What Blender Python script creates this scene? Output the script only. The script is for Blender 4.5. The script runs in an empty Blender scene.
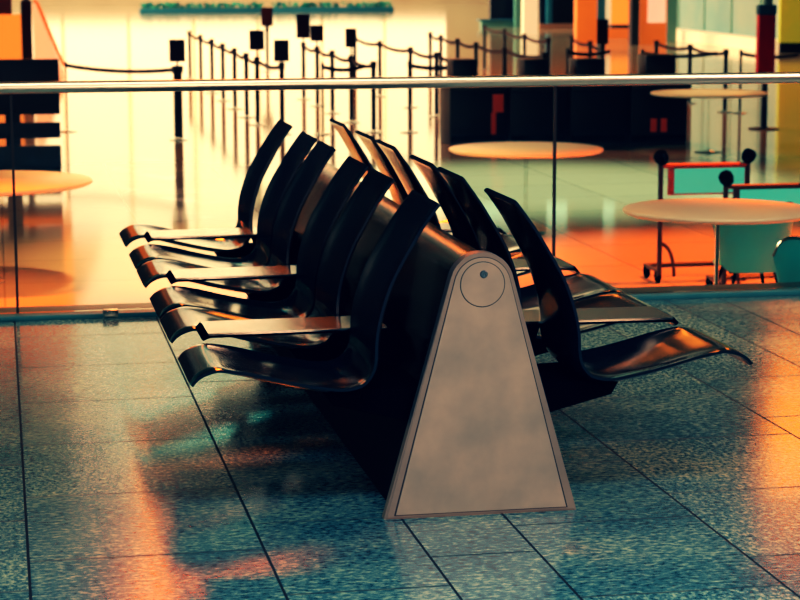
import bpy, bmesh, math, random
from mathutils import Vector, Matrix
random.seed(7)
C = bpy.context.collection
PI = math.pi
HZ = -0.60            # level of the lower hall floor; the terrace with the bench is z = 0

# ------------------------------------------------------------------ materials
MATS = {}
def mat(name, col, rough=0.5, metal=0.0, spec=0.5, emit=None, es=1.0, noise=None, bump=0.0, coat=0.0, stretch=(1, 1, 1)):
    """Principled material; noise=(scale, other colour, amount) mottles the colour."""
    if name in MATS: return MATS[name]
    m = bpy.data.materials.new(name); m.use_nodes = True
    nt = m.node_tree; b = nt.nodes['Principled BSDF']
    b.inputs['Base Color'].default_value = (*col, 1)
    b.inputs['Roughness'].default_value = rough
    b.inputs['Metallic'].default_value = metal
    b.inputs['Specular IOR Level'].default_value = spec
    b.inputs['Coat Weight'].default_value = coat
    if emit:
        b.inputs['Emission Color'].default_value = (*emit, 1)
        b.inputs['Emission Strength'].default_value = es
    if noise or bump:
        tc = nt.nodes.new('ShaderNodeTexCoord'); mp = nt.nodes.new('ShaderNodeMapping')
        mp.inputs['Scale'].default_value = stretch
        nt.links.new(tc.outputs['Object'], mp.inputs['Vector'])
        n = nt.nodes.new('ShaderNodeTexNoise'); n.inputs['Detail'].default_value = 6
        n.inputs['Scale'].default_value = noise[0] if noise else 20
        nt.links.new(mp.outputs['Vector'], n.inputs['Vector'])
        if noise:
            r = nt.nodes.new('ShaderNodeValToRGB')
            r.color_ramp.elements[0].position = 0.5 - 0.25 / max(noise[2], .01) * .5
            r.color_ramp.elements[1].position = 0.5 + 0.25 / max(noise[2], .01) * .5
            r.color_ramp.elements[0].color = (*noise[1], 1); r.color_ramp.elements[1].color = (*col, 1)
            nt.links.new(n.outputs['Fac'], r.inputs['Fac']); nt.links.new(r.outputs['Color'], b.inputs['Base Color'])
        if bump:
            bp = nt.nodes.new('ShaderNodeBump'); bp.inputs['Strength'].default_value = bump; bp.inputs['Distance'].default_value = .004
            nt.links.new(n.outputs['Fac'], bp.inputs['Height']); nt.links.new(bp.outputs['Normal'], b.inputs['Normal'])
    MATS[name] = m
    return m

def math_node(nt, op, a, b=None, c=None):
    n = nt.nodes.new('ShaderNodeMath'); n.operation = op
    for i, v in enumerate((a, b, c)):
        if v is None: continue
        if isinstance(v, (int, float)): n.inputs[i].default_value = v
        else: nt.links.new(v, n.inputs[i])
    return n.outputs[0]

def granite():
    """Slate-blue granite tiles in lanes of uneven width, with dark joints."""
    m = bpy.data.materials.new('granite_tiles'); m.use_nodes = True
    nt = m.node_tree; b = nt.nodes['Principled BSDF']; L = nt.links.new
    geo = nt.nodes.new('ShaderNodeNewGeometry'); sep = nt.nodes.new('ShaderNodeSeparateXYZ')
    L(geo.outputs['Position'], sep.inputs[0]); X, Y = sep.outputs[0], sep.outputs[1]
    lanes = [-2.1, -1.6, -1.28, -.68, .043, .73, 1.194, 1.515, 2.103, 2.826, 3.345, 3.638, 4.33, 4.85, 5.2]
    idx = None; line = None
    for v in lanes:
        g = math_node(nt, 'GREATER_THAN', X, v)
        idx = g if idx is None else math_node(nt, 'ADD', idx, g)
        d = math_node(nt, 'ABSOLUTE', math_node(nt, 'SUBTRACT', X, v))
        line = d if line is None else math_node(nt, 'MINIMUM', line, d)
    off = math_node(nt, 'MULTIPLY', math_node(nt, 'FRACT', math_node(nt, 'MULTIPLY', idx, .618)), .76)
    yy = math_node(nt, 'DIVIDE', math_node(nt, 'ADD', math_node(nt, 'ADD', Y, off), .02), .76)
    row = math_node(nt, 'FLOOR', yy); fr = math_node(nt, 'FRACT', yy)
    jy = math_node(nt, 'MULTIPLY', math_node(nt, 'MINIMUM', fr, math_node(nt, 'SUBTRACT', 1, fr)), .76)
    joint_x = math_node(nt, 'LESS_THAN', line, .0042)
    joint_y = math_node(nt, 'LESS_THAN', jy, .0058)
    joint = math_node(nt, 'MAXIMUM', joint_x, math_node(nt, 'MULTIPLY', joint_y, .75))
    cmb = nt.nodes.new('ShaderNodeCombineXYZ'); L(idx, cmb.inputs[0]); L(row, cmb.inputs[1])
    wn = nt.nodes.new('ShaderNodeTexWhiteNoise'); wn.noise_dimensions = '2D'; L(cmb.outputs[0], wn.inputs['Vector'])
    # streaks across the lane and speckle
    def noise(sx, sy, sc, det):
        mp = nt.nodes.new('ShaderNodeMapping'); mp.inputs['Scale'].default_value = (sx, sy, 1); L(geo.outputs['Position'], mp.inputs['Vector'])
        n = nt.nodes.new('ShaderNodeTexNoise'); n.inputs['Scale'].default_value = sc; n.inputs['Detail'].default_value = det; n.inputs['Roughness'].default_value = .7
        L(mp.outputs[0], n.inputs['Vector']); return n.outputs['Fac']
    streak = noise(.75, 1.25, 46, 5); speck = noise(1, .7, 60, 3); big = noise(1, 1, 1.6, 3)
    mixf = math_node(nt, 'GREATER_THAN', wn.outputs['Value'], .55)
    mx = nt.nodes.new('ShaderNodeMix'); L(mixf, mx.inputs[0]); L(streak, mx.inputs[2]); L(speck, mx.inputs[3])
    val = math_node(nt, 'ADD', mx.outputs[0], math_node(nt, 'MULTIPLY', math_node(nt, 'SUBTRACT', big, .5), .35))
    val = math_node(nt, 'ADD', val, math_node(nt, 'MULTIPLY', math_node(nt, 'SUBTRACT', wn.outputs['Value'], .5), .06))
    rp = nt.nodes.new('ShaderNodeValToRGB'); cr = rp.color_ramp
    cr.elements[0].position = .31; cr.elements[0].color = (.010, .035, .055, 1)
    cr.elements[1].position = .74; cr.elements[1].color = (.64, .68, .46, 1)
    e = cr.elements.new(.50); e.color = (.070, .185, .225, 1)
    L(val, rp.inputs['Fac'])
    mj = nt.nodes.new('ShaderNodeMix'); mj.data_type = 'RGBA'; L(joint, mj.inputs[0]); L(rp.outputs['Color'], mj.inputs[6]); mj.inputs[7].default_value = (.004, .008, .012, 1)
    L(mj.outputs[2], b.inputs['Base Color'])
    rr = math_node(nt, 'ADD', .07, math_node(nt, 'MULTIPLY', val, .13))
    L(math_node(nt, 'MAXIMUM', rr, math_node(nt, 'MULTIPLY', joint, .9)), b.inputs['Roughness'])
    b.inputs['Specular IOR Level'].default_value = .5
    bp = nt.nodes.new('ShaderNodeBump'); bp.inputs['Strength'].default_value = .07; bp.inputs['Distance'].default_value = .003
    L(math_node(nt, 'SUBTRACT', val, joint), bp.inputs['Height']); L(bp.outputs['Normal'], b.inputs['Normal'])
    return m

def hall_tiles():
    m = bpy.data.materials.new('hall_floor_tiles'); m.use_nodes = True
    nt = m.node_tree; b = nt.nodes['Principled BSDF']; L = nt.links.new
    geo = nt.nodes.new('ShaderNodeNewGeometry')
    br = nt.nodes.new('ShaderNodeTexBrick'); br.inputs['Scale'].default_value = 1.0; br.offset = 0
    br.inputs['Brick Width'].default_value = 1.2; br.inputs['Row Height'].default_value = 1.2; br.inputs['Mortar Size'].default_value = .008
    br.inputs['Color1'].default_value = (.62, .54, .40, 1); br.inputs['Color2'].default_value = (.58, .51, .39, 1); br.inputs['Mortar'].default_value = (.34, .29, .22, 1)
    L(geo.outputs['Position'], br.inputs['Vector']); L(br.outputs['Color'], b.inputs['Base Color'])
    b.inputs['Roughness'].default_value = .08; b.inputs['Specular IOR Level'].default_value = .55
    return m

def glass_mat():
    m = bpy.data.materials.new('clear_glass'); m.use_nodes = True
    nt = m.node_tree; nt.nodes.clear(); L = nt.links.new
    o = nt.nodes.new('ShaderNodeOutputMaterial'); t = nt.nodes.new('ShaderNodeBsdfTransparent'); g = nt.nodes.new('ShaderNodeBsdfGlossy')
    t.inputs['Color'].default_value = (.97, .985, .97, 1); g.inputs['Roughness'].default_value = .01
    f = nt.nodes.new('ShaderNodeFresnel'); f.inputs['IOR'].default_value = 1.35
    mx = nt.nodes.new('ShaderNodeMixShader'); L(f.outputs[0], mx.inputs[0]); L(t.outputs[0], mx.inputs[1]); L(g.outputs[0], mx.inputs[2]); L(mx.outputs[0], o.inputs['Surface'])
    return m

M_GRAN = granite(); M_HALL = hall_tiles(); M_GLASS = glass_mat()
M_SEAT = mat('black_moulded_shell', (.004, .009, .015), .13, spec=.40)
def satin(name, col, gl, rough):
    m = bpy.data.materials.new(name); m.use_nodes = True
    nt = m.node_tree; nt.nodes.clear(); L = nt.links.new
    o = nt.nodes.new('ShaderNodeOutputMaterial'); d = nt.nodes.new('ShaderNodeBsdfDiffuse'); g = nt.nodes.new('ShaderNodeBsdfGlossy')
    tc = nt.nodes.new('ShaderNodeTexCoord'); n = nt.nodes.new('ShaderNodeTexNoise'); n.inputs['Scale'].default_value = 9; L(tc.outputs['Object'], n.inputs['Vector'])
    r = nt.nodes.new('ShaderNodeMapRange'); r.inputs['To Min'].default_value = rough * .85; r.inputs['To Max'].default_value = rough * 1.15; L(n.outputs['Fac'], r.inputs['Value']); L(r.outputs[0], g.inputs['Roughness'])
    d.inputs['Color'].default_value = (*col, 1); g.inputs['Color'].default_value = (1, 1, 1, 1)
    mx = nt.nodes.new('ShaderNodeMixShader'); mx.inputs[0].default_value = gl
    L(d.outputs[0], mx.inputs[1]); L(g.outputs[0], mx.inputs[2]); L(mx.outputs[0], o.inputs['Surface'])
    return m
M_PLINTH = satin('plinth_dark', (.016, .008, .010), .012, .4)
M_SATIN = satin('dark_navy_satin', (.004, .009, .020), .035, .25)
M_BODY = mat('dark_brown_lacquer', (.016, .007, .008), .27, spec=.55)
M_BRACK = mat('black_steel', (.002, .002, .003), .8, spec=.0)
M_ARM = mat('brushed_arm_metal', (.62, .56, .50), .17, metal=1.0, stretch=(1, 30, 1), noise=(6, (.42, .38, .36), .5))
M_PANEL = mat('brushed_panel', (.50, .395, .335), .46, metal=.35, noise=(5.5, (.33, .28, .25), .6), bump=.03)
M_RIM = mat('panel_rim', (.36, .27, .23), .45, metal=.35, noise=(5, (.26, .20, .18), .5))
M_GROOVE = mat('groove_dark', (.035, .025, .022), .7)
M_BOLT = mat('bolt_steel', (.20, .24, .28), .3, metal=1)
M_RAIL = mat('polished_rail', (.85, .84, .76), .30, metal=1.0)
M_CHAN = mat('channel_metal', (.05, .26, .34), .42, metal=.25, noise=(8, (.035, .20, .27), .5))
M_CHANP = mat('channel_cover', (.60, .60, .55), .25, metal=1)
M_SEAL = mat('pane_joint_seal', (.02, .010, .006), .6)
M_POST = mat('post_black', (.012, .010, .014), .4)
M_BELT = mat('belt_black', (.03, .010, .008), .8)
M_SIGN = mat('sign_maroon', (.030, .008, .014), .6)
M_DESK = mat('desk_black', (.010, .008, .014), .42)
M_DESKR = mat('desk_red_reflection', (.70, .07, .02), .5, emit=(.7, .05, .01), es=.12)  # red reflections on the desk fronts, painted with a faint glow
M_TABLE = mat('table_white', (.90, .80, .62), .35)
M_CHROME = mat('chrome', (.55, .58, .56), .15, metal=1)
M_ALU = mat('chair_aluminium', (.02, .50, .62), .22, metal=.0, noise=(9, (.06, .40, .46), .4))
M_CART = mat('cart_frame_dark', (.030, .022, .028), .4, metal=.3)
M_CARTR = mat('cart_sign_frame_red', (.26, .035, .010), .45)
M_CARTS = mat('cart_sign_teal', (.06, .50, .48), .45, emit=(.03, .40, .36), es=.6)  # glow put into the board colour to hold its teal under orange light
M_BLUE = mat('planter_blue', (.015, .14, .24), .5)
M_LEAF = mat('leaf_green', (.05, .42, .30), .5, noise=(3, (.01, .12, .16), .8))

# ------------------------------------------------------------------ mesh helpers
def obj(name, bm, m, parent=None, smooth=True, angle=35):
    bmesh.ops.recalc_face_normals(bm, faces=bm.faces)
    me = bpy.data.meshes.new(name); bm.to_mesh(me); bm.free()
    for k in (m if isinstance(m, (list, tuple)) else (m,)): me.materials.append(k)
    if smooth:
        me.shade_smooth()
        try: me.set_sharp_from_angle(angle=math.radians(angle))
        except Exception: pass
    o = bpy.data.objects.new(name, me); C.objects.link(o)
    if parent: o.parent = parent
    return o
def tag(o, label=None, cat=None, group=None, kind=None):
    if label: o['label'] = label
    if cat: o['category'] = cat
    if group: o['group'] = group
    if kind: o['kind'] = kind
    return o
def empty(name, label, cat, loc=(0, 0, 0), rz=0, group=None):
    o = bpy.data.objects.new(name, None); C.objects.link(o); o.empty_display_size = .1
    o.location = loc; o.rotation_euler = (0, 0, rz)
    return tag(o, label, cat, group)
def box(bm, x0, x1, y0, y1, z0, z1, bev=0.0):
    g = bmesh.ops.create_cube(bm, size=1); vs = g['verts']
    for v in vs: v.co = Vector((x0 + (v.co.x + .5) * (x1 - x0), y0 + (v.co.y + .5) * (y1 - y0), z0 + (v.co.z + .5) * (z1 - z0)))
    if bev > 0:
        es = list({e for v in vs for e in v.link_edges})
        bmesh.ops.bevel(bm, geom=es, offset=bev, segments=2, affect='EDGES', profile=.6)
    return bm
def B(*a, bev=0.0):
    return box(bmesh.new(), *a, bev=bev)
def lathe(bm, prof, seg=32, c=(0, 0, 0)):
    rings = []
    for r, z in prof:
        if r < 1e-6: rings.append([bm.verts.new((c[0], c[1], c[2] + z))])
        else: rings.append([bm.verts.new((c[0] + r * math.cos(2 * PI * k / seg), c[1] + r * math.sin(2 * PI * k / seg), c[2] + z)) for k in range(seg)])
    for a, b in zip(rings, rings[1:]):
        for k in range(seg):
            k2 = (k + 1) % seg
            if len(a) == 1 and len(b) == 1: continue
            if len(a) == 1: bm.faces.new((a[0], b[k], b[k2]))
            elif len(b) == 1: bm.faces.new((a[k], a[k2], b[0]))
            else: bm.faces.new((a[k], a[k2], b[k2], b[k]))
    return bm
def tube(bm, pts, r, seg=12, cap=True):
    pts = [Vector(p) for p in pts]; rings = []; prev = None
    for i, p in enumerate(pts):
        t = (pts[min(i + 1, len(pts) - 1)] - pts[max(i - 1, 0)]).normalized()
        if prev is None:
            n = t.cross(Vector((0, 0, 1)));
            if n.length < .05: n = t.cross(Vector((1, 0, 0)))
        else: n = prev - t * prev.dot(t)
        n.normalize(); prev = n; b = t.cross(n)
        rr = r[i] if isinstance(r, (list, tuple)) else r
        rings.append([bm.verts.new(p + (n * math.cos(2 * PI * k / seg) + b * math.sin(2 * PI * k / seg)) * rr) for k in range(seg)])
    for a, b in zip(rings, rings[1:]):
        for k in range(seg): bm.faces.new((a[k], a[(k + 1) % seg], b[(k + 1) % seg], b[k]))
    if cap: bm.faces.new(rings[0]); bm.faces.new(rings[-1][::-1])
    return bm
def T(*a, **k): return tube(bmesh.new(), *a, **k)
def arc(p0, p1, p2, n=8):
    """Quadratic bend from p0 to p2 with control p1."""
    p0, p1, p2 = Vector(p0), Vector(p1), Vector(p2)
    return [p0 * (1 - t) ** 2 + p1 * 2 * t * (1 - t) + p2 * t * t for t in (k / n for k in range(n + 1))]
def prism_y(bm, pts, y0, y1, bev=0.0):
    """Extrude an (x, z) outline along y."""
    a = [bm.verts.new((x, y0, z)) for x, z in pts]; b = [bm.verts.new((x, y1, z)) for x, z in pts]
    n = len(pts); f0 = bm.faces.new(a); f1 = bm.faces.new(b[::-1])
    for k in range(n): bm.faces.new((a[k], b[k], b[(k + 1) % n], a[(k + 1) % n]))
    if bev > 0: bmesh.ops.bevel(bm, geom=list(f0.edges) + list(f1.edges), offset=bev, segments=2, affect='EDGES')
    return bm
def copy_tree(o, parent=None):
    c = o.copy(); C.objects.link(c)
    if parent: c.parent = parent
    for ch in list(o.children): copy_tree(ch, c)
    return c

# ------------------------------------------------------------------ setting
tag(obj('floor', B(-7, 9, -7, 10.60, -.55, 0), M_GRAN, smooth=False), 'blue-grey granite tiles of the raised waiting terrace', kind='structure')
tag(obj('floor_hall', B(-45, 75, 10.7, 132, HZ - .2, HZ), M_HALL, smooth=False), 'glossy pale tiled floor of the hall beyond the glass', kind='structure')
M_CEIL = mat('ceiling_panels', (.02, .10, .11), .9, spec=.1)
tag(obj('ceiling', B(-45, 75, 10.7, 132, 14.0, 14.3), M_CEIL, smooth=False), 'hall ceiling', kind='structure')
M_WALL = mat('hall_wall', (.72, .60, .46), .7, noise=(.4, (.60, .46, .36), .5))
tag(obj('wall_back', B(-45, 75, 131, 131.4, HZ, 14), M_WALL, smooth=False), 'pale rear wall of the hall', kind='structure')
tag(obj('wall_left', B(-45.4, -45, 10.7, 131, HZ, 14), M_WALL, smooth=False), 'left wall of the hall', kind='structure')
tag(obj('wall_right', B(75, 75.4, 10.7, 131, HZ, 14), M_WALL, smooth=False), 'right wall of the hall', kind='structure')
tag(obj('trim_1', B(-7, 9, 10.60, 10.7, HZ, 0), M_CHAN, smooth=False), 'edge of the raised terrace', kind='structure')

tag(obj('wall_reflection_blocker', B(-24, -1.6, 50, 50.3, HZ, 9), mat('blocker_dark', (.03, .045, .06), .6), smooth=False), 'dark panel added out of view to the left, darkening seat reflections', kind='structure')  # unseen blocker, added to darken what the seat lips reflect
# added glowing panels on the far wall, above the view, reflected as cream
def glow(name, col, s): return mat(name, tuple(min(1, c) for c in col), .6, emit=col, es=s)
M_GLOW = glow('cream_glow', (1.0, .78, .50), 1.9)
M_GLOWLOW = glow('peach_glow', (1.0, .66, .38), .75)
n = 0
for x0 in range(-8, 26, 4):
    n += 1
    tag(obj('window_%d' % n, B(x0 + .12, x0 + 3.88, 130.7, 131, .6, 13.6), M_GLOW, smooth=False), 'tall glowing panel added on the far wall above the view', kind='structure')
M_MULL = mat('window_mullion', (.30, .20, .13), .6)

# ------------------------------------------------------------------ the bench
BX, BY = 1.448, 6.245
bench = empty('airport_bench', 'black back-to-back airport bench with twelve curved seats and a tapered metal end panel', 'bench', (BX, BY, 0))
def hull(rt, zc, hb, z0, n=20):
    """Round-topped A outline: circle radius rt at zc, base half width hb at z0."""
    d = math.hypot(hb, zc - z0); ang = math.atan2(zc - z0, hb)
    # tangent from (hb, z0) to the circle
    a = PI - ang; off = math.acos(rt / d)
    base_dir = math.atan2(z0 - zc, hb)
    th = base_dir + off
    pts = [(-hb, z0), (hb, z0)]
    for k in range(n + 1):
        t = th + (PI - 2 * th) * k / n
        pts.append((rt * math.cos(t), zc + rt * math.sin(t)))
    return pts
L_BENCH = 3.90
# long lacquered beam body with plinth
obj('beam', prism_y(bmesh.new(), [(x, z) for x, z in hull(.088, .728, .170, .33)], .045, L_BENCH - .045), M_BODY, bench)
obj('plinth', prism_y(bmesh.new(), [(-.262, .0), (.262, 0), (.262, .015), (.168, .335), (-.168, .335), (-.262, .015)], .045, L_BENCH - .045), M_PLINTH, bench)
def end_panel(y0, y1, front):
    p = obj('end_panel', prism_y(bmesh.new(), hull(.101, .731, .310, 0), y0, y1, bev=.006), M_RIM, bench)
    return p
p = end_panel(0, .05, True)
obj('panel_groove', prism_y(bmesh.new(), hull(.091, .727, .279, .012), -.0015, .01), M_GROOVE, p)
obj('face_plate', prism_y(bmesh.new(), hull(.089, .727, .274, .014), -.004, .01, bev=.001), M_PANEL, p)
bm = bmesh.new(); lathe(bm, [(.0712, -.0012), (.0712, .0005), (0, .0005)], 48); bm.transform(Matrix.Translation((0, -.0045, .733)) @ Matrix.Rotation(PI / 2, 4, 'X'))
obj('cap_groove', bm, M_GROOVE, p)
bm = bmesh.new(); lathe(bm, [(.0690, -.002), (.0690, .0012), (.068, .002), (0, .002)], 48); bm.transform(Matrix.Translation((0, -.0045, .733)) @ Matrix.Rotation(PI / 2, 4, 'X'))
obj('round_cap', bm, M_PANEL, p)
bm = bmesh.new(); lathe(bm, [(.012, 0), (.012, .003), (.010, .005), (.006, .005), (.005, .002), (0, .002)], 20); bm.transform(Matrix.Translation((.003, -.0064, .765)) @ Matrix.Rotation(PI / 2, 4, 'X'))
obj('bolt', bm, M_BOLT, p)
end_panel(L_BENCH - .05, L_BENCH, False)

def catmull(P, n=8):
    out = []
    for i in range(len(P) - 1):
        p0 = P[max(i - 1, 0)]; p1 = P[i]; p2 = P[i + 1]; p3 = P[min(i + 2, len(P) - 1)]
        for k in range(n):
            t = k / n
            out.append(tuple(.5 * (2 * p1[j] + (p2[j] - p0[j]) * t + (2 * p0[j] - 5 * p1[j] + 4 * p2[j] - p3[j]) * t * t + (3 * p1[j] - p0[j] - 3 * p2[j] + p3[j]) * t ** 3) for j in (0, 1)))
    out.append(P[-1]); return out
PROF = [(.120, .975), (.132, .962), (.165, .915), (.198, .862), (.262, .748), (.290, .680), (.310, .610), (.319, .550), (.321, .500), (.332, .456), (.366, .417), (.430, .404), (.520, .417), (.615, .438), (.700, .460), (.765, .475), (.812, .482), (.850, .475), (.878, .460), (.897, .440)]
CUR = catmull(PROF, 6)
SW = .47
def shell(i0, i1, cap0, cap1):
    bm = bmesh.new(); NW = 18; TH = .017
    top, bot = [], []
    for i in range(i0, i1 + 1):
        a, z = CUR[i]; a0, z0 = CUR[max(i - 1, 0)]; a1, z1 = CUR[min(i + 1, len(CUR) - 1)]
        tx, tz = a1 - a0, z1 - z0; l = math.hypot(tx, tz); nx, nz = -tz / l, tx / l      # towards the sitter
        fr = i / (len(CUR) - 1)
        dish = .016 * max(0, min(1, (fr - .05) / .15)) * max(0, min(1, (.88 - fr) / .14))
        rt, rb = [], []
        for k in range(NW + 1):
            s = k / NW * 2 - 1
            d = -dish * max(0, 1 - abs(s) ** 4) + dish * .3
            ed = .004 if abs(s) > .99 else 0
            up = max(0, min(1, (z - .50) / .46)); y = SW / 2 + s * SW / 2 * (1 - .10 * up * up * (3 - 2 * up))
            rt.append(bm.verts.new((a + nx * (d + TH / 2 - ed), y, z + nz * (d + TH / 2 - ed))))
            rb.append(bm.verts.new((a + nx * (d - TH / 2 + ed), y, z + nz * (d - TH / 2 + ed))))
        top.append(rt); bot.append(rb)
    for i in range(len(top) - 1):
        for k in range(NW):
            bm.faces.new((top[i][k], top[i][k + 1], top[i + 1][k + 1], top[i + 1][k]))
            bm.faces.new((bot[i][k], bot[i + 1][k], bot[i + 1][k + 1], bot[i][k + 1])).material_index = 1
        for k in (0, NW):
            bm.faces.new((top[i][k], top[i + 1][k], bot[i + 1][k], bot[i][k]))
    for i in (0, len(top) - 1):
        for k in range(NW): bm.faces.new((top[i][k], bot[i][k], bot[i][k + 1], top[i][k + 1]))
    return bm
SPLIT = 8 * 6
SY = [6.285, 7.050, 7.560, 8.320, 8.830, 9.590]
proto = None
def bracket_bm():
    bm = bmesh.new()
    prism_y(bm, [(.165, .330), (.46, .372), (.476, .396), (.33, .392), (.165, .395)][::-1] if False else [(.15, .275), (.235, .292), (.452, .346), (.478, .392), (.40, .395), (.15, .388)], .07, .40, bev=.004)
    return bm
first = None
for side in (1, -1):
    for y in SY:
        if first is None:
            s = obj('seat', shell(SPLIT, len(CUR) - 1, 1, 1), (M_SEAT, M_SEAT), bench, angle=50)
            b = obj('backrest', shell(0, SPLIT, 1, 1), (M_SATIN, M_SEAT), bench, angle=50)
            k = obj('support_bracket', bracket_bm(), M_BRACK, s, angle=30)
            first = (s, b)
        else:
            s = copy_tree(first[0], bench); b = copy_tree(first[1], bench)
        yy = y - BY
        for o in (s, b):
            o.location = (0, yy, 0) if side == 1 else (0, yy + SW, 0)
            o.rotation_euler = (0, 0, 0 if side == 1 else PI)
# arm tablets in the gaps between seats
def arm_bm():
    return prism_y(bmesh.new(), [(.20, .517), (.20, .510), (.795, .506), (.797, .514)], 0, .245, bev=.0015)
def arm_base_bm():
    return prism_y(bmesh.new(), [(.20, .5095), (.20, .502), (.79, .499), (.812, .489), (.818, .494), (.800, .514), (.7955, .5055)], .002, .243, bev=.001)
def armbr_bm():
    return prism_y(bmesh.new(), [(.12, .36), (.30, .40), (.34, .505), (.12, .505)], .03, .215, bev=.004)
farm = None
for side in (1, -1):
    for y in (6.785, 8.055, 9.325):
        if farm is None:
            farm = o = obj('armrest', arm_bm(), M_ARM, bench, angle=30)
            obj('arm_bracket', armbr_bm(), M_BRACK, o, angle=30); obj('arm_base', arm_base_bm(), M_BRACK, o, angle=30)
        else: o = copy_tree(farm, bench)
        o.location = (0, y - BY, 0) if side == 1 else (0, y - BY + .245, 0)
        o.rotation_euler = (0, 0, 0 if side == 1 else PI)

# ------------------------------------------------------------------ glass balustrade
GY = 10.33
bal = empty('glass_balustrade', 'clear glass balustrade with a round polished handrail along the terrace edge', 'railing', (2.0, GY, 0))
def bx(x0, x1, y0, y1, z0, z1, bev=0): return B(x0 - 2.0, x1 - 2.0, y0 - GY, y1 - GY, z0, z1, bev=bev)
obj('base_channel', bx(-4, 8, 10.26, 10.56, .0, .024, .004), M_CHAN, bal)
obj('channel_cover', bx(.47, .545, 10.252, 10.30, .004, .041, .003), M_CHANP, bal)
obj('handrail', T([(-6, 0, 1.130), (6, 0, 1.130)], .029, 24), M_RAIL, bal)
for xa, xb in ((-4, .058), (.062, 2.768), (2.772, 5.478), (5.482, 8)):
    g = obj('glass_pane', bx(xa + .004, xb - .004, GY - .008, GY + .008, .03, 1.108), M_GLASS, bal, smooth=False)
    g.visible_shadow = True
for x in (.060, 2.770, 5.480):
    obj('joint_seal', bx(x - .0065, x + .0065, GY - .011, GY + .011, .03, 1.11), M_SEAL, bal, smooth=False)

# ------------------------------------------------------------------ queue posts in the hall
def belt_bm(dx, dy, z):
    bm = bmesh.new(); N = 10; up, lo = [], []
    for k in range(N + 1):
        t = k / N; sag = -.05 * 4 * t * (1 - t)
        up.append(bm.verts.new((dx * t, dy * t, z + sag + .03))); lo.append(bm.verts.new((dx * t, dy * t, z + sag - .03)))
    for k in range(N): bm.faces.new((up[k], up[k + 1], lo[k + 1], lo[k]))
    return bm
POST0 = None
def queue_post(x, y, label, group, belt_to=None, sign=None, r=1.0, ht=1.0):
    global POST0
    root = empty('queue_post', label, 'queue post', (x, y, HZ), 0, group)
    bm = bmesh.new(); lathe(bm, [(0, 0), (.13, 0), (.13, .008), (.05, .02), (.0, .02)], 24); obj('base', bm, M_CHROME, root)
    bm = bmesh.new(); lathe(bm, [(.036 * r, .03), (.036 * r, ht - .1), (0, ht - .1)], 16); obj('post', bm, M_POST, root)
    bm = bmesh.new(); lathe(bm, [(0, ht - .11), (.045 * r, ht - .10), (.048 * r, ht - .01), (.04 * r, ht), (0, ht)], 16); obj('belt_head', bm, M_POST, root)
    if belt_to:
        bx_, by_ = belt_to[0] - x, belt_to[1] - y; dl = math.hypot(bx_, by_); q = (dl - .085) / dl
        obj('belt', belt_bm(bx_ * q, by_ * q, ht - .06), M_BELT, root)
    if sign:
        w, h, dz = sign
        sb = obj('sign_board', B(-w / 2, w / 2, -.015, .015, ht + dz, ht + dz + h, bev=.004), M_SIGN, root)
        obj('sign_stem', T([(0, 0, ht - .02), (0, 0, ht + dz + .02)], .014, 8), M_POST, root)
    return root
ORD = ['first', 'second', 'third', 'fourth', 'fifth', 'sixth', 'seventh', 'eighth']
def row(pts, desc, signs={}, last_to=None):
    for i, (x, y) in enumerate(pts):
        nxt = pts[i + 1] if i + 1 < len(pts) else last_to
        sg = ' with square sign' if i in signs else ''
        queue_post(x, y, 'dark queue post%s, %s from front, %s' % (sg, ORD[i], desc), None, nxt, signs.get(i))
rowA = [(3.87, 29.04), (3.754, 30.9), (3.78, 32.5), (3.82, 34.5), (3.86, 36.7), (3.90, 39.0), (3.93, 41.5), (3.964, 44.26)]
rowB = [(5.175, 29.11), (5.19, 31.1), (5.22, 33.1), (5.25, 34.9), (5.289, 36.77)]
rowC = [(6.70, 29.4), (6.68, 32.0), (6.70, 34.2), (6.73, 37.2), (6.80, 40.3)]
rowD = [(8.231, 31.35), (8.15, 33.6), (8.22, 36.0), (8.33, 38.0), (8.48, 40.2), (8.634, 41.98)]
rowE = [(10.05, 38.0), (10.19, 40.37), (10.60, 43.72), (10.89, 46.84)]
rowR = [(11.36, 31.95), (11.50, 34.13), (11.53, 36.09)]
rowF = [(10.1, 34.6), (10.34, 36.2), (10.75, 38.9)]
row(rowA, 'leftmost row', {0: (.21, .30, .01), 1: (.22, .29, .10)})
row(rowB, 'second row from the left', {1: (.17, .28, .12), 3: (.22, .27, .08), 4: (.24, .42, .07)})
row(rowC, 'middle row left of the dark desks')
row(rowD, 'row just behind the dark desks')
row(rowE, 'far row behind the dark desks')
row(rowR, 'row left of the red totem')
row(rowF, 'short row right of the dark desks', {0: (.20, .42, .0)})
queue_post(2.376, 28.41, 'lone thick queue post with a dark square sign, left of all the rows', None, None, (.215, .30, .05), r=1.7)
queue_post(.95, 30.2, 'very slim queue post left of the lone sign post', None, (2.376, 28.41), None, r=.35)
queue_post(5.94, 46.95, 'farthest queue post with a dark sign, beyond the second row', None, None, (.26, .42, .0))
# cross belts strung along the near ends of the rows belong to their own low posts
for i, (p, q) in enumerate((((4.42, 28.9), (5.10, 28.9)), ((5.66, 29.0), (6.62, 29.2)))):
    queue_post(p[0], p[1], ('thin front queue post between the leftmost and second rows', 'thin front queue post between the second and middle rows')[i], None, q, None, r=.5)
for i, (p, q) in enumerate((((9.05, 33.0), (9.88, 33.1)), ((10.06, 32.2), (11.28, 31.9)), ((11.52, 31.7), (12.3, 31.0)))):
    queue_post(p[0], p[1], ('thin queue post with a level belt, beside the rightmost dark desk', 'thin queue post with a level belt, left of the red totem row', 'thin queue post with a level belt, behind the red totem')[i], None, q, None, r=.6)

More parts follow.
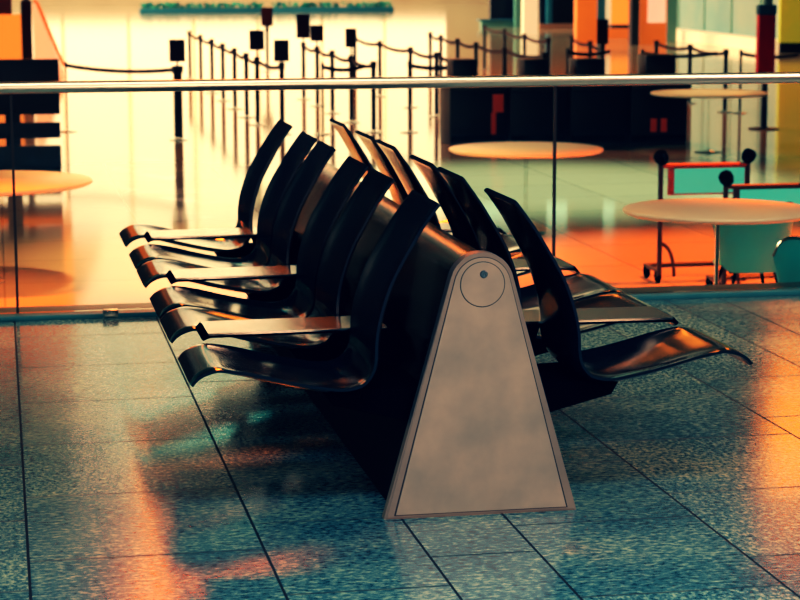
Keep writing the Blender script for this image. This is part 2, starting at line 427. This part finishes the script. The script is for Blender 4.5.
# ------------------------------------------------------------------ dark desks
dl = [('leftmost', .06, .40), ('second from the left', .21, .56), ('third from the left', .09, .52), ('rightmost', .22, .66)]
for i, (w, h0, h1) in enumerate(dl):
    x0 = 5.76 + i * .775; y0 = 26.75 - i * .14
    d = empty('service_desk', 'black service desk with a raised monitor hood, %s of the four' % w, 'desk', (x0, y0, HZ))
    obj('desk_base', B(0, .765, 0, .62, 0, .70, bev=.012), M_DESK, d)
    obj('desk_top', B(-.002, .767, -.03, .64, .70, .78, bev=.01), M_DESK, d)
    obj('monitor_hood', B(h0, h1 - .02, .12, .5, .78, 1.11 + (.05 if i == 3 else 0), bev=.03), M_DESK, d)
    obj('kick_plate', B(.02, .745, -.012, 0, .03, .12), M_BRACK, d)
    if i == 0:
        obj('red_panel', B(.57, .72, -.012, 0, .42, .66, bev=.003), M_DESKR, d); obj('red_reflection', B(.55, .62, -.012, 0, .13, .42, bev=.003), M_DESKR, d)  # reflections on the desk front, built as red patches
    if i == 3:
        for xx in (.26, .40): obj('red_panel', B(xx, xx + .09, -.012, 0, .16, .34, bev=.003), M_DESKR, d)  # two more red reflections built as patches

# ------------------------------------------------------------------ dark slatted rack at the left
r = empty('slatted_rack', 'black slatted rack with wide boards at the left edge behind the glass', 'rack', (0, 24.4, 0))
for z0, z1 in ((.045, .675), (-.228, -.045), (HZ + .012, -.312)):
    obj('board', B(-1.6, .69, 0, .05, z0, z1, bev=.006), M_DESK, r)
for xa, xb in ((.07, .24), (-.75, -.58), (-1.56, -1.40)):
    obj('upright', B(xa, xb, .052, .12, HZ, .66, bev=.006), M_DESK, r)
obj('foot', B(-1.6, .69, .05, .5, HZ, HZ + .04, bev=.006), M_DESK, r)

# ------------------------------------------------------------------ cafe tables
def table(x, y, rad, h, label, M_LEG=None):
    M_LEG = M_LEG or M_CHROME
    t = empty('round_table', label, 'table', (x, y, HZ))
    bm = bmesh.new(); lathe(bm, [(0, h - .035), (rad - .03, h - .035), (rad - .004, h - .022), (rad, h - .012), (rad - .004, h - .003), (rad - .012, h), (0, h)], 72); obj('tabletop', bm, M_TABLE, t)
    bm = bmesh.new(); lathe(bm, [(.013, .03), (.013, h - .06), (.09, h - .04), (0, h - .04)], 20); obj('pedestal', bm, M_LEG, t)
    bm = bmesh.new(); lathe(bm, [(0, 0), (.17, 0), (.17, .006), (.05, .018), (.013, .03), (0, .03)], 32); obj('base', bm, M_LEG, t)
table(4.265, 12.08, .575, .85, 'round white cafe table in front of the luggage trolleys')
table(4.48, 17.66, .67, .75, 'round white cafe table in front of the dark desks', M_GLASS)
table(8.70, 25.05, .73, .75, 'round white cafe table at the right end of the dark desks', M_GLASS)
table(-.17, 15.75, .84, .75, 'round white cafe table in front of the slatted rack')

# ------------------------------------------------------------------ luggage trolleys
def trolley(x, y, w, h, label, frame):
    t = empty('luggage_trolley', label, 'luggage trolley', (x, y, HZ))
    for xx in (0, w):
        obj('upright', T([(xx, 0, .05), (xx, 0, h - .02)], .019, 12), M_CART, t)
        bm = bmesh.new(); lathe(bm, [(0, -.055), (.035, -.045), (.052, -.01), (.05, .03), (.03, .052), (0, .056)], 20); bm.transform(Matrix.Translation((xx, -.01, h)) @ Matrix.Rotation(math.radians(28 if xx else -28), 4, 'Y'))
        obj('handle_knob', bm, M_BRACK, t)
        obj('side_rail', T(arc((xx, .0, .30), (xx + .12, .04, .27), (xx + .14, .08, .04), 10), .014, 10), M_CART, t)
        obj('side_runner', T([(xx, 0, .09), (xx, .34, .09)], .016, 10), M_CART, t)
        for yy in (.03, .30):
            bm = bmesh.new(); lathe(bm, [(0, -.016), (.04, -.016), (.05, -.008), (.05, .008), (.04, .016), (0, .016)], 20); bm.transform(Matrix.Translation((xx, yy, .05)) @ Matrix.Rotation(PI / 2, 4, 'Y'))
            obj('wheel', bm, M_BRACK, t)
    obj('cross_bar', T([(.0, 0, h - .06), (w, 0, h - .06)], .017, 12), frame, t)
    sb = obj('sign_board', B(.055, w - .02, -.012, .012, h - .275, h - .075, bev=.003), frame, t)
    obj('sign_face', B(.10, w - .03, -.017, -.0125, h - .262, h - .082), M_CARTS, sb)
    obj('floor_frame', T([(0, .34, .09), (w, .34, .09)], .016, 10), M_CART, t)
    obj('basket_bar', T([(0, .06, .12), (w, .06, .12)], .012, 10), M_CART, t)
    return t
trolley(4.72, 14.62, .665, .925, 'luggage trolley with a teal board in a reddish frame, farther left one', M_CARTR)
trolley(4.98, 13.95, .60, .835, 'luggage trolley with a pale teal board and dark frame, nearer right one', M_CART)

# ------------------------------------------------------------------ aluminium tub chairs
def tub_chair(x, y, rz, label, top, seat):
    c = empty('tub_chair', label, 'chair', (x, y, HZ), rz)
    bm = bmesh.new(); W = .25; NU, NV = 24, 10; g = []
    def pt(u, v, off):
        # wrap-around back, rounded corners; u across, v up
        a = (u - .5) * math.radians(150); r = .25 + off
        ru = min(1, abs(u - .5) * 2); cut = max(0, (ru - .55) / .45)
        h0 = seat - .05 + .17 * cut ** 2.5; h1 = top - (top - seat) * .30 * cut ** 3
        rr = r + .035 * v
        return (rr * math.sin(a), .02 + rr * math.cos(a) * .9, h0 + (h1 - h0) * v)
    for off in (0, .014):
        g.append([[bm.verts.new(pt(i / NU, j / NV, off)) for j in range(NV + 1)] for i in range(NU + 1)])
    for i in range(NU):
        for j in range(NV):
            bm.faces.new((g[0][i][j], g[0][i + 1][j], g[0][i + 1][j + 1], g[0][i][j + 1])); bm.faces.new((g[1][i][j], g[1][i][j + 1], g[1][i + 1][j + 1], g[1][i + 1][j]))
        for j in (0, NV): bm.faces.new((g[0][i][j], g[0][i + 1][j], g[1][i + 1][j], g[1][i][j]))
    for i in (0, NU):
        for j in range(NV): bm.faces.new((g[0][i][j], g[0][i][j + 1], g[1][i][j + 1], g[1][i][j]))
    obj('backrest', bm, M_ALU, c, angle=50)
    rim = [Vector(pt(i / NU, 1, .007)) for i in range(NU + 1)]; obj('rim', T(rim, .011, 8), M_CHROME, c)
    bm = bmesh.new(); lathe(bm, [(0, seat - .03), (.20, seat - .03), (.238, seat - .015), (.238, seat), (.20, seat + .004), (0, seat - .004)], 36); bm.transform(Matrix.Translation((0, .01, 0))); obj('seat', bm, M_ALU, c)
    for sx in (-1, 1):
        for sy in (-1, 1):
            obj('leg', T([(sx * .13, .01 + sy * .12, seat - .03), (sx * .21, sy * .20, 0)], .012, 10), M_BRACK, c)
    obj('brace', T([(-.17, .01, seat * .5), (.17, .01, seat * .5)], .009, 8), M_BRACK, c)
    return c
tub_chair(4.93, 13.34, PI, 'rounded aluminium chair tucked behind the round table by the trolleys', .745, .34)
tub_chair(4.55, 11.22, PI, 'rounded aluminium chair nearest the glass at the right edge', .80, .42)

# ------------------------------------------------------------------ right-hand shop fronts, totem, banner; emission in some colours imitates light on them
M_ORH = mat('orange_reflected_glow', (.75, .18, .03), .5, emit=(1, .20, .01), es=.95, noise=(.5, (.5, .08, .01), .4))
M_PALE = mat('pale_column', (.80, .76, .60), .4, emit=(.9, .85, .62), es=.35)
M_TEALC = mat('teal_column', (.12, .30, .30), .4)
M_DARK = mat('dark_opening', (.006, .006, .016), .35)
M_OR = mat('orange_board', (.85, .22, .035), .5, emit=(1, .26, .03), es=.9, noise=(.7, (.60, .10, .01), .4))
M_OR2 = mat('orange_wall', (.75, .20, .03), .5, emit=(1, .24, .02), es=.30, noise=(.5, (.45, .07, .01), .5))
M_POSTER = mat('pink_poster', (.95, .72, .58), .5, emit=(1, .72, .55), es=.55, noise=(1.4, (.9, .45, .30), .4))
M_RED = mat('red_panel', (.62, .016, .010), .4)
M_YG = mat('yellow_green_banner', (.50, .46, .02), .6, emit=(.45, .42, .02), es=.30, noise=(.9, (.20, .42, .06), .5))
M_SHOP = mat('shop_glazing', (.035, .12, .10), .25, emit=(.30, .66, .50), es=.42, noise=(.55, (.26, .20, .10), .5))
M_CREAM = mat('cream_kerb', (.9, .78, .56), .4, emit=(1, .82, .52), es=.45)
M_TGLOW = mat('teal_glow', (.08, .45, .40), .4, emit=(.42, .80, .60), es=1.2)
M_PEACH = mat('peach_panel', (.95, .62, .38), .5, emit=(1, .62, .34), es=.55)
def K(k0, k1, Y): return k0 * Y, k1 * Y
s1 = empty('shop_front', 'dark shop front with pale and teal columns, left part of the right-hand shops', 'shop front', (0, 80, 0))
def bq(k0, k1, Y, z0, z1, dy=.3, base=80): return B(k0 * Y, k1 * Y, Y - base, Y - base + dy, z0, z1)
obj('dark_window', bq(.2354, .2478, 80, -.30, 3.0), M_DARK, s1, smooth=False)
obj('counter_ledge', bq(.2310, .2490, 79.6, HZ, -.36), M_TEALC, s1, smooth=False)
obj('counter_top', bq(.2300, .2500, 79.4, -.36, -.30, .5), M_BLUE, s1, smooth=False)
obj('column', bq(.2480, .2512, 79, HZ, 3.0), M_TEALC, s1, smooth=False)
obj('pale_column', bq(.2520, .2592, 70, HZ, 2.9), M_PALE, s1, smooth=False)
obj('doorway', bq(.2600, .2785, 79, HZ, 3.0), M_DARK, s1, smooth=False)
obj('door_post', bq(.2640, .2662, 78.5, HZ, 3.0), M_BLUE, s1, smooth=False)
obj('fascia', bq(.2300, .2800, 79.9, 3.0, 3.6), M_DARK, s1, smooth=False)
obj('low_sill', bq(.2600, .2785, 77, HZ, -.42), mat('sill_brown', (.30, .16, .10), .5), s1, smooth=False)
s2 = empty('shop_front', 'orange shop front with a pink poster between dark columns', 'shop front', (0, 62, 0))
def b2(*a, **k): return bq(*a, base=62, **k)
obj('orange_wall', b2(.2787, .2890, 62, HZ, 3.0), M_OR2, s2, smooth=False)
obj('back_wall', b2(.2892, .3106, 66, HZ, 3.0), M_OR2, s2, smooth=False)
obj('dark_column', b2(.2892, .2932, 64, HZ, 3.0), M_BLUE, s2, smooth=False)
obj('pale_strip', b2(.2934, .2960, 64, -.08, 3.0), M_PALE, s2, smooth=False)
obj('orange_panel', b2(.2964, .3064, 64, -.10, 3.0), M_OR, s2, smooth=False)
obj('dark_plinth', b2(.2964, .3064, 63.9, -.22, -.10), M_DARK, s2, smooth=False)
obj('dark_column', b2(.3066, .3106, 60, HZ, 3.0), M_DARK, s2, smooth=False)
obj('orange_surround', b2(.3108, .3246, 60.3, HZ, 3.0), M_OR2, s2, smooth=False)
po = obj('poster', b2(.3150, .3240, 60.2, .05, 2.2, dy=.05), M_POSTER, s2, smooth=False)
obj('teal_column', b2(.3248, .3298, 63, HZ, 3.0), M_TEALC, s2, smooth=False)
obj('glow_band', b2(.2150, .2990, 59.0, 3.0, 4.5), M_TGLOW, s2, smooth=False)  # unseen glowing band, added to reflect teal in the hall floor
# glazed shop set obliquely, with a cream kerb
s3 = empty('glass_shop', 'pale green glazed shop standing obliquely behind a cream kerb', 'shop front', (0, 0, 0))
def slab(xa, ya, xb, yb, z0, z1, th):
    d = Vector((xb - xa, yb - ya, 0)); nrm = Vector((d.y, -d.x, 0)).normalized() * th
    if nrm.y < 0: nrm = -nrm
    bm = bmesh.new(); vs = []
    for z in (z0, z1):
        for q in ((xa, ya), (xb, yb), (xb + nrm.x, yb + nrm.y), (xa + nrm.x, ya + nrm.y)): vs.append(bm.verts.new((q[0], q[1], z)))
    bm.faces.new(vs[3::-1]); bm.faces.new(vs[4:])
    for k in range(4): bm.faces.new((vs[k], vs[(k + 1) % 4], vs[4 + (k + 1) % 4], vs[4 + k]))
    return bm
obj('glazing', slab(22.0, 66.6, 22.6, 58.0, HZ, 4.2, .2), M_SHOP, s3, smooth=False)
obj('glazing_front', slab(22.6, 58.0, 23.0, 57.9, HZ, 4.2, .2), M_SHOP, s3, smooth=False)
for k in range(5):
    t = k / 4; obj('mullion', B(21.98 + .58 * t, 22.06 + .58 * t, 66.5 - 8.55 * t, 66.62 - 8.55 * t, HZ, 4.2), M_TEALC, s3, smooth=False)
obj('kerb', slab(21.75, 66.4, 20.95, 54.0, HZ, -.28, .5), M_CREAM, s3, smooth=False)
# signboards right of the totem
yb = empty('banner_stand', 'tall yellow-green banner board on a dark stand at the top right', 'banner', (-.42, 53.6, 0))
obj('banner', B(20.98, 24.5, 0, .15, -.33, 3.4), M_YG, yb, smooth=False)
obj('stand', B(21.0, 24.4, .02, .13, HZ, -.33), M_DARK, yb, smooth=False)
tt = empty('sign_totem', 'dark red sign totem with a black cap on a slim pole', 'sign', (10.72, 28.5, HZ))
bm = bmesh.new(); lathe(bm, [(0, 0), (.22, 0), (.22, .015), (.05, .03), (.045, .80), (0, .80)], 20); obj('pole', bm, M_POST, tt)
obj('red_panel', B(-.125, .125, -.06, .06, .76, 1.62, bev=.008), M_RED, tt)
obj('cap', B(-.135, .135, -.07, .07, 1.62, 1.76, bev=.02), M_BLUE, tt)
obj('upper_pole', T([(.02, 0, 1.75), (.02, 0, 2.4)], .07, 14), M_TEALC, tt)

# ------------------------------------------------------------------ orange kiosk and peach screen at the left, planters
k = empty('orange_kiosk', 'orange lit kiosk with a dark side post above the slatted rack', 'kiosk', (0, 40, 0))
obj('orange_panel', B(-3.5, .46, 0, .2, HZ, .85), M_OR, k, smooth=False)
obj('side_post', B(.46, .66, -.05, .25, HZ, 1.1, bev=.02), mat('kiosk_dark', (.05, .008, .006), .5), k)
obj('dark_header', B(-3.5, .30, -.02, .22, .85, 1.2), mat('kiosk_header', (.16, .05, .03), .5), k, smooth=False)
obj('reflected_panel', B(-1.3, 1.30, -.03, .23, 1.7, 5.7), M_ORH, k, smooth=False)  # unseen glowing panel, shaped to reflect orange in the floor
for xx in (-2.5, .5): obj('header_post', B(xx, xx + .12, .02, .18, 1.0, 1.8), M_POST, k, smooth=False)
pe = empty('sloping_screen', 'peach sloping side panel running down beside the orange kiosk', 'panel', (0, 46, 0))
bm = bmesh.new(); prism_y(bm, [(.78, HZ), (1.42, HZ), (1.36, -.42), (.86, .95), (.78, .95)], 0, .1); obj('panel', bm, M_PEACH, pe, smooth=False)
obj('handrail', T([(.80, -.02, 1.02), (.88, -.02, .96), (1.40, -.02, -.38)], .04, 10), M_OR2, pe)
for i in range(2):
    x0 = 7.2 + i * 6.7
    pl = empty('planter_trough', ('long low blue planter trough at the far back, left one', 'long low blue planter trough at the far back, right one')[i], 'planter', (x0, 108, HZ))
    obj('trough', B(0, 6.4, 0, .8, 0, .26, bev=.02), M_BLUE, pl)
    bm = bmesh.new(); rnd = random.Random(3 + i)
    for q in range(260):
        c = Vector((rnd.uniform(.1, 6.3), rnd.uniform(.1, .7), .26 + rnd.uniform(0, .22))); a = rnd.uniform(0, 6.28); rr = rnd.uniform(.06, .14)
        e1 = Vector((math.cos(a), math.sin(a), .2)) * rr; e2 = Vector((-math.sin(a) * .4, math.cos(a) * .4, .9)) * rr
        bm.faces.new([bm.verts.new(c + e1), bm.verts.new(c + e2), bm.verts.new(c - e1), bm.verts.new(c - e2)])
    obj('foliage', bm, M_LEAF, pl, smooth=False)

# ------------------------------------------------------------------ camera
f_px = 2100.0
cam = bpy.data.cameras.new('Camera'); co = bpy.data.objects.new('Camera', cam); C.objects.link(co)
cam.sensor_width = 36; cam.lens = f_px / 800 * 36; cam.clip_end = 400
co.location = (0, 0, 1.70)
co.rotation_euler = (Matrix.Rotation(-math.radians(10.7844), 3, 'Z') @ Matrix.Rotation(PI / 2 - math.radians(9.0105), 3, 'X') @ Matrix.Rotation(-math.radians(.15), 3, 'Z')).to_euler()
cam.dof.use_dof = True; cam.dof.focus_distance = 6.7; cam.dof.aperture_fstop = 6.3
bpy.context.scene.camera = co

# ------------------------------------------------------------------ light
w = bpy.data.worlds.new('World'); bpy.context.scene.world = w; w.use_nodes = True
bg = w.node_tree.nodes['Background']; bg.inputs[0].default_value = (.10, .34, .46, 1); bg.inputs[1].default_value = .07
def area(name, loc, rot, sx, sy, col, power, spread=180):
    l = bpy.data.lights.new(name, 'AREA'); l.shape = 'RECTANGLE'; l.size = sx; l.size_y = sy; l.color = col; l.energy = power; l.spread = math.radians(spread)
    o = bpy.data.objects.new(name, l); C.objects.link(o); o.location = loc; o.rotation_euler = rot; return o
def spot(name, loc, target, ang, blend, col, power, rad=.3):
    l = bpy.data.lights.new(name, 'SPOT'); l.spot_size = math.radians(ang); l.spot_blend = blend; l.color = col; l.energy = power; l.shadow_soft_size = rad
    o = bpy.data.objects.new(name, l); C.objects.link(o); o.location = loc
    o.rotation_euler = (Vector(target) - Vector(loc)).to_track_quat('-Z', 'Y').to_euler(); return o
# added cream fills for the hall, out of view at left and overhead
area('hall_cream_fill', (-31, 80, 11.5), (0, math.radians(-52), 0), 12, 70, (1.0, .80, .48), 52000, 120)
area('ceiling_cream_fill', (13, 104, 13.9), (0, 0, -math.radians(6)), 19, 52, (1.0, .80, .50), 4300, 180)
# added coloured lights out of view, placed to reflect in floor, beam and seats
area('orange_streak_fill', (3.9, 58, 13.9), (0, 0, -math.radians(4)), 0.8, 22, (1.0, .20, .0), 270, 180)
area('orange_streak_fill_right', (25.9, 65, 13.9), (0, 0, -math.radians(21.5)), 2.0, 20, (1.0, .23, .0), 850, 180)
area('orange_fill_left', (3.9, 41, 13.9), (0, 0, 0), 3.4, 4.5, (1.0, .20, .012), 2400, 180)
area('orange_fill', (10.7, 44, 13.9), (0, 0, 0), 3, 3, (1.0, .25, .02), 420, 180)
spot('table_fill', (4.2, 17.2, 9.0), (4.48, 17.66, .15), 9, .5, (1.0, .74, .42), 1100)  # this spot and the next are added to brighten tabletops
spot('table_fill_far', (8.4, 24.4, 9.0), (8.70, 25.05, .15), 10, .5, (1.0, .80, .45), 1900)
area('teal_fill', (6.5, 71, 13.9), (0, 0, 0), 6, 6, (.10, .80, .65), 260, 180)
# added spots casting warm and cool pools on the hall floor near the glass
spot('orange_pool_right', (8.0, 14.0, 9.0), (6.2, 14.6, HZ), 38, .5, (1.0, .13, .0), 15000)
spot('orange_pool_left', (-2.0, 15.0, 9.0), (-.75, 14.6, HZ), 18, .35, (1.0, .13, .0), 13000)
spot('orange_pool_middle', (1.9, 15.2, 9.0), (1.75, 15.1, HZ), 13, .5, (1.0, .12, .0), 9500)
spot('peach_pool', (2.6, 16.0, 9.0), (2.2, 16.6, HZ), 32, .9, (1.0, .46, .15), 8500)
spot('teal_pool', (6.0, 22, 10.0), (5.6, 21.5, HZ), 38, .9, (.60, 1.0, .72), 8500)
# the terrace: added fills, warm behind the camera and at right, cool overhead, long over the rail
area('front_warm', (1.9, -1.0, 3.2), (math.radians(62), 0, math.radians(2)), 2.5, 1.6, (1.0, .67, .47), 165, 150)
area('front_cool_top', (1.5, 2.7, 5.0), (math.radians(-18), 0, 0), 3, 2, (.58, .92, 1.0), 320, 130)
area('warm_side_fill', (5.8, 7.2, 4.2), (math.radians(10), math.radians(28), 0), 2, 2, (1.0, .50, .42), 55, 120)
area('rail_fill', (2.0, 8.6, 4.4), (math.radians(22), 0, 0), 10, 1.3, (1.0, .90, .66), 75, 110)

sc = bpy.context.scene
sc.view_settings.view_transform = 'Standard'
sc.view_settings.look = 'None'
# film response of a cross-processed print: hard contrast, cold shadows, creamy lights
sc.view_settings.use_curve_mapping = True
cm = sc.view_settings.curve_mapping
cm.use_clip = False; cm.extend = 'EXTRAPOLATED'
def curve(c, pts):
    while len(c.points) > 2: c.points.remove(c.points[1])
    c.points[0].location = pts[0]; c.points[1].location = pts[-1]
    for p in pts[1:-1]: c.points.new(*p)
curve(cm.curves[0], [(0, 0), (.03, .008), (.10, .065), (.35, .48), (1, 1.12)])
curve(cm.curves[1], [(0, 0), (.03, .016), (.10, .085), (.35, .42), (1, 1.0)])
curve(cm.curves[2], [(0, .003), (.03, .028), (.10, .090), (.35, .32), (1, .80)])
cm.update()
sc.cycles.use_denoising = True
sc.cycles.max_bounces = 8
sc.cycles.sample_clamp_indirect = 6
